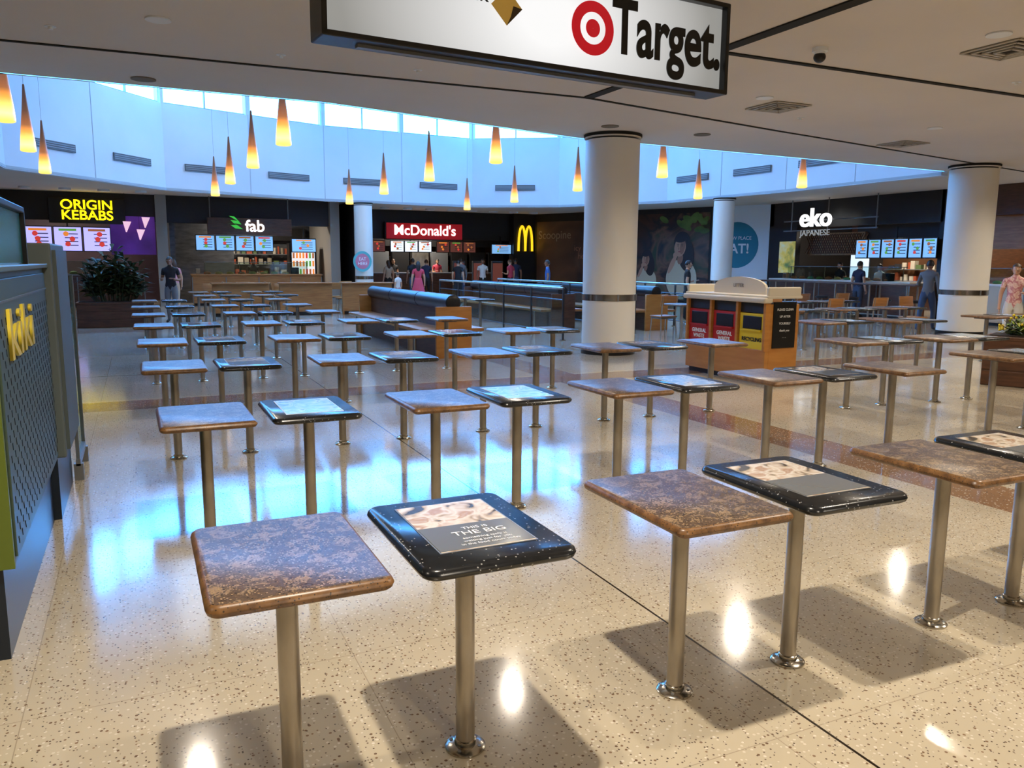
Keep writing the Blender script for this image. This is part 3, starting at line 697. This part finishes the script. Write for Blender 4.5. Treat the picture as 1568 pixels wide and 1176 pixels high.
tt=ringpts(.001,.85,40);b.add(tt,mat('sticker_teal',C(20,120,140),.5),Matrix.Translation((1.0,-.01,2.25)))
ws=b.obj('wall_sticker',loc=(wp0.x,wp0.y,0),rz=math.atan2(wd.y,wd.x))
text('A NEW PLACE',ws,(1.0,-.02,2.5),.18,txtwhite,ext=.002);text('EAT!',ws,(1.0,-.02,2.1),.5,txtwhite,ext=.002,off=.01)

E=(21,22.9,0)
tan=nmat('lattice_tan',[C(120,92,62),C(160,128,90)],9,.5)
b=B()
b.box((3.5,.15,3.25),(7.0,.3,.9),black);b.box((3.5,4.0,1.85),(7,.2,3.7),nmat('jp_back',[C(70,44,28),C(110,74,46)],.8,.5))
b.box((.1,2,1.85),(.2,4,3.7),darkwall);b.box((7.0,2,1.85),(.2,4,3.7),darkwall)
b.box((.75,.05,1.85),(1.3,.2,2.1+.0),darkwall);b.box((2.6,.6,2.25),(2.4,.1,.75),tan);b.box((5.2,.7,2.6),(3.6,.1,.5),darkwall)
for i in range(24): b.box((1.45+i*.1,.54,2.25),(.02,.02,.75),dkwood,ry=R(30));b.box((1.45+i*.1,.53,2.25),(.02,.02,.75),dkwood,ry=R(-30))
shelfwall(b,2.2,6.6,3.6,1.0,1.8,2);b.box((2.2,2.5,1.1),(.9,.6,2.2),black);b.box((2.2,2.18,1.2),(.78,.02,1.7),mat('fridge_glow2',C(200,220,240),.3,em=1.0))
b.box((1.0,-.06,1.55+.25),(.75,.03,1.1),nmat('poster_food',[C(90,120,70),C(210,190,90),C(200,210,190)],3,.4,em=.3))
jp=b.obj('wall_shopfront_japanese',loc=E,rz=R(-90))
b=B();b.box((0,0,0),(3.9,.04,.04),grey);b.box((0,0,-.32),(3.9,.04,.04),grey)
for x in (-1.6,0,1.9): b.cyl((x,0,.3),.02,1.3,grey,seg=8)
es=b.obj('shop_sign_frame',loc=(20.4,19.6,3.0),rz=R(-90))
text('eko',es,(-.50,-.04,.06),.84,signwhite,ext=.03,off=.014,sx=1.1);text('JAPANESE',es,(-.50,-.04,-.42),.27,mat('sign_dim_white',C(180,180,175),.5,em=.4),ext=.01,sx=1.1)
menu('menu_board',(20.8,17.3,1.75),2.9,.6,6,scrb,rz=R(-90))
counter('shop_counter',20.3,18.8,5.6,dkwood,mat('marble_white',C(220,216,208),.3),rz=R(-90))
b=B()
cr=mat('bakery_cream',C(205,190,165),.6)
b.box((4.0,.15,3.3),(8.0,.3,.8),dkwood);b.box((4.0,4.0,1.85),(8,.2,3.7),cr);b.box((.1,2,1.85),(.2,4,3.7),dkwood);b.box((2.2,.3,2.45),(4.2,.1,.9),wood)
shelfwall(b,.6,7.4,3.6,.8,2.2,4)
b.obj('wall_shopfront_bakery',loc=(21,15.6,0),rz=R(-90))
counter('shop_counter',20.6,12.4,5.0,cr,white,rz=R(-90))
counter('shop_counter',18.2,9.6,2.4,dkwood,black,h=.95,rz=R(-90),glassc=False)

for a in ((-2.5,VF+2,130),(4,VF+1.3,130),(11.5,VM+1.7,190)): shoplight(*a)
shoplight(23,19,160,sx=3);shoplight(23,12,260,sx=3)

# ------------------------------------------------------------ added fill lamp on an unseen atrium roof panel
b=B();b.box((7,20,7.585),(7,9,.02),white)
for i in range(4): b.box((7,16.5+i*2.33,7.57),(6.6,.1,.02),frame)
sk=b.obj('atrium_fill_panel');l=D.lights.new('lamp','AREA');l.shape='RECTANGLE';l.size=13;l.size_y=11;l.energy=600;l.color=(.88,.94,1)
lo=link(D.objects.new('lamp',l));lo.parent=sk;lo.location=(0,0,-.08)

# ------------------------------------------------------------ people
skinm=[mat('skin_a',C(196,150,120),.5),mat('skin_b',C(140,96,70),.5)]
hairm=[mat('hair_dark',C(26,18,14),.5),mat('hair_brown',C(70,46,28),.5),mat('hair_grey',C(130,124,118),.5)]
shoe=mat('shoe_dark',C(24,22,22),.5);eyew=mat('eye_white',C(235,235,230),.3);eyed=mat('eye_dark',C(20,14,10),.2);lip=mat('lip',C(150,80,74),.5)
cl={n:mat('cloth_'+n,c,.8) for n,c in (('black',C(26,26,30)),('navy',C(36,44,70)),('blue',C(50,90,150)),('pink',C(206,140,140)),('red',C(190,60,80)),('grey',C(110,110,112)),('white',C(215,212,205)),('denim',C(60,74,100)),('beige',C(190,160,130)),('teal',C(60,110,110)))}
cl['floral']=nmat('cloth_floral',[C(220,170,160),C(235,205,195),C(190,110,120),C(228,190,180)],14,.8,detail=2)
def person(s,v,head,h=1.7,shirt='black',pants='denim',hair=0,skin=0,stride=.0,arms=('down','down'),longh=False,dress=False,name='standing_person'):
    sk=skinm[skin];P=[];Rr=[];E=[];em=[]
    def add(p,r,par=None,m=None):
        P.append(Vector(p));Rr.append(r)
        if par is not None: E.append((par,len(P)-1));em.append(m)
        return len(P)-1
    T=cl[shirt];Q=cl[pants]
    pel=add((0,0,.94),.135);wa=add((0,0,1.08),.12,pel,T);ch=add((0,.01,1.26),.145,wa,T);up=add((0,0,1.38),.105,ch,T);ne=add((0,.0,1.46),.052,up,sk);nt_=add((0,.015,1.55),.05,ne,sk)
    hands=[]
    for q,mode in ((-1,arms[0]),(1,arms[1])):
        sh=add((q*.165,-.005,1.375),.062,up,T)
        if mode=='down': el=(q*.225,-.03,1.12);wr=(q*.24,.03,.88);hd=(q*.24,.055,.80)
        elif mode=='bent': el=(q*.225,-.04,1.12);wr=(q*.17,.2,1.12);hd=(q*.13,.27,1.15)
        elif mode=='up': el=(q*.23,.1,1.15);wr=(q*.12,.24,1.33);hd=(q*.1,.26,1.4)
        else: el=(q*.22,-.12,1.13);wr=(q*.22,.02,.93);hd=(q*.22,.08,.87)
        mid=Vector(el)*.5+P[sh]*.5
        m1=add(mid,.052,sh,T);e_=add(el,.043,m1,sk if shirt!='grey' else T);w_=add(wr,.029,e_,sk if shirt!='grey' else T);h_=add(hd,.034,w_,sk);hands.append((q,Vector(wr),Vector(hd)))
    for q in (-1,1):
        st=stride*q
        hp=add((q*.085,0,.86),.1,pel,T if dress else Q)
        th=add((q*.09,st*.28,.67),.088,hp,T if dress else Q)
        kn=add((q*.095,st*.5+.015,.48),.06,th,T if dress else Q)
        cf=add((q*.095,st*.55-.02,.3),.056,kn,sk if dress else Q)
        an=add((q*.095,st*.75-.03,.09),.038,cf,sk if dress else Q);add((q*.11,st*.75+.13,.04),.034,an,shoe)
    me=D.meshes.new('sk');me.from_pydata(P,E,[]);o=link(D.objects.new('sk',me))
    md=o.modifiers.new('s','SKIN');sv=me.skin_vertices[0].data
    for i,r in enumerate(Rr): sv[i].radius=(r,r)
    sv[0].use_root=True
    sd=o.modifiers.new('d','SUBSURF');sd.levels=1;sd.render_levels=1
    dg=bpy.context.evaluated_depsgraph_get();m2=D.meshes.new_from_object(o.evaluated_get(dg));D.objects.remove(o)
    b=B();slots=[b.mi(m) for m in em]
    b.bm.from_mesh(m2)
    for vv in b.bm.verts:
        if abs(vv.co.x)<.2 and .84<vv.co.z<1.42: vv.co.y*=.78
    for f in b.bm.faces:
        c=f.calc_center_median();best=9;bi=0
        for k,(i,j) in enumerate(E):
            a,d=P[i],P[j]-P[i];tt=max(0,min(1,(c-a).dot(d)/d.length_squared));ds=(c-(a+d*tt)).length-(Rr[i]*(1-tt)+Rr[j]*tt)
            if ds<best: best=ds;bi=k
        f.material_index=slots[bi]
        if c.z<.075: f.material_index=b.mi(shoe)
        f.smooth=True
    if dress: b.lathe([(.27,.55),(.25,.62),(.19,.85),(.145,1.05),(.13,1.1)],(0,0,0),T,20)
    for q,w_,hd in hands:
        d=(hd-w_).normalized();sd=Vector((0,1,0)) if abs(d.z)>.7 else Vector((1,0,0));inn=Vector((-q,0,0)) if abs(d.z)>.7 else Vector((0,0,-1))
        for k,Lf in enumerate((.062,.075,.08,.072)):
            a=hd+sd*(k-1.5)*-.019+d*.022;c=a+d*Lf*.5+inn*.004;e_=a+d*Lf*.85+inn*.022
            b.tube([a,c,e_],[.0095,.009,.007],sk,seg=6)
        a=hd+sd*.028-d*.015;b.tube([a,a+sd*.022+d*.025,a+sd*.024+d*.05+inn*.01],[.012,.010,.008],sk,seg=6)
    c=Vector((0,.02,1.60))
    b.sph(c,(.073,.092,.108),sk,20,14);b.sph(c+Vector((0,.03,-.06)),(.052,.06,.05),sk,14,8)
    b.tube([c+Vector((0,.085,.02)),c+Vector((0,.112,-.02)),c+Vector((0,.09,-.03))],[.007,.013,.008],sk,seg=6)
    for q in (-1,1):
        b.sph(c+Vector((q*.03,.080,.008)),(.013,.010,.008),eyew,8,6);b.sph(c+Vector((q*.03,.088,.008)),(.005,.005,.006),eyed,8,6)
        b.sph(c+Vector((q*.075,.0,-.005)),(.012,.02,.03),sk,8,6);b.box(c+Vector((q*.03,.086,.028)),(.03,.006,.005),hairm[hair])
    b.sph(c+Vector((0,.083,-.055)),(.024,.008,.007),lip,8,6)
    t=bmesh.new();bmesh.ops.create_uvsphere(t,u_segments=20,v_segments=14,radius=1)
    bmesh.ops.scale(t,vec=(.084,.103,.118),verts=t.verts)
    dl=[x for x in t.verts if (x.co.y>.035 and x.co.z<.05) or (x.co.z<-.045)]
    bmesh.ops.delete(t,geom=dl,context='VERTS');b.add(t,hairm[hair],Matrix.Translation(c))
    if longh: b.sph(c+Vector((0,-.07,-.10)),(.085,.05,.17),hairm[hair],14,10)
    bmesh.ops.scale(b.bm,vec=(h/1.71,)*3,verts=b.bm.verts)
    zmin=min(x.co.z for x in b.bm.verts)
    for x in b.bm.verts: x.co.z-=zmin-.001
    D.meshes.remove(m2)
    for f in b.bm.faces: f.smooth=True
    return b.obj(name,loc=(s,v,0),rz=R(head))
person(.75,21.9,160,1.66,'black','grey',0,1,arms=('bent','bent'))
person(1.0,26.2,20,1.6,'pink','beige',1,0,longh=True)
person(3.9,31.0,180,1.65,'black','black',0,1,arms=('bent','down'))
person(8.7,26.3,-10,1.58,'red','denim',0,0,dress=True,longh=True)
person(8.1,26.7,30,1.2,'white','pink',1,0)
person(9.8,30.3,0,1.7,'black','denim',0,1,stride=.15)
person(10.6,31.0,-20,1.66,'navy','black',1,0)
person(11.8,30.2,10,1.72,'grey','denim',0,0)
person(12.9,30.6,170,1.7,'white','black',0,1,arms=('bent','down'))
person(11.2,29.0,-40,1.64,'black','black',0,0)
person(13.6,29.4,30,1.7,'red','black',1,0,arms=('bent','down'))
person(14.4,30.6,-10,1.74,'navy','denim',0,1)
person(9.2,31.6,15,1.62,'beige','black',1,0,longh=True)
person(10.5,35.3,180,1.68,'black','black',1,0,arms=('bent','bent'))
person(12.6,35.3,180,1.7,'red','black',0,0,arms=('bent','bent'))
person(12.9,24.8,60,1.66,'blue','denim',0,1)
person(13.6,17.9,-120,1.66,'black','black',0,0,arms=('bent','down'))
person(17.1,13.2,-70,1.7,'grey','denim',0,1,stride=.35,arms=('bent','down'),name='walking_person')
person(21.3,19.8,90,1.65,'black','black',0,0,arms=('bent','bent'))
person(21.3,18.2,90,1.6,'white','black',0,0,arms=('bent','bent'))
person(19.5,17.4,-90,1.68,'navy','denim',0,0)
person(14.7,9.55,130,1.62,'floral','white',1,0,longh=False,arms=('bent','down'))
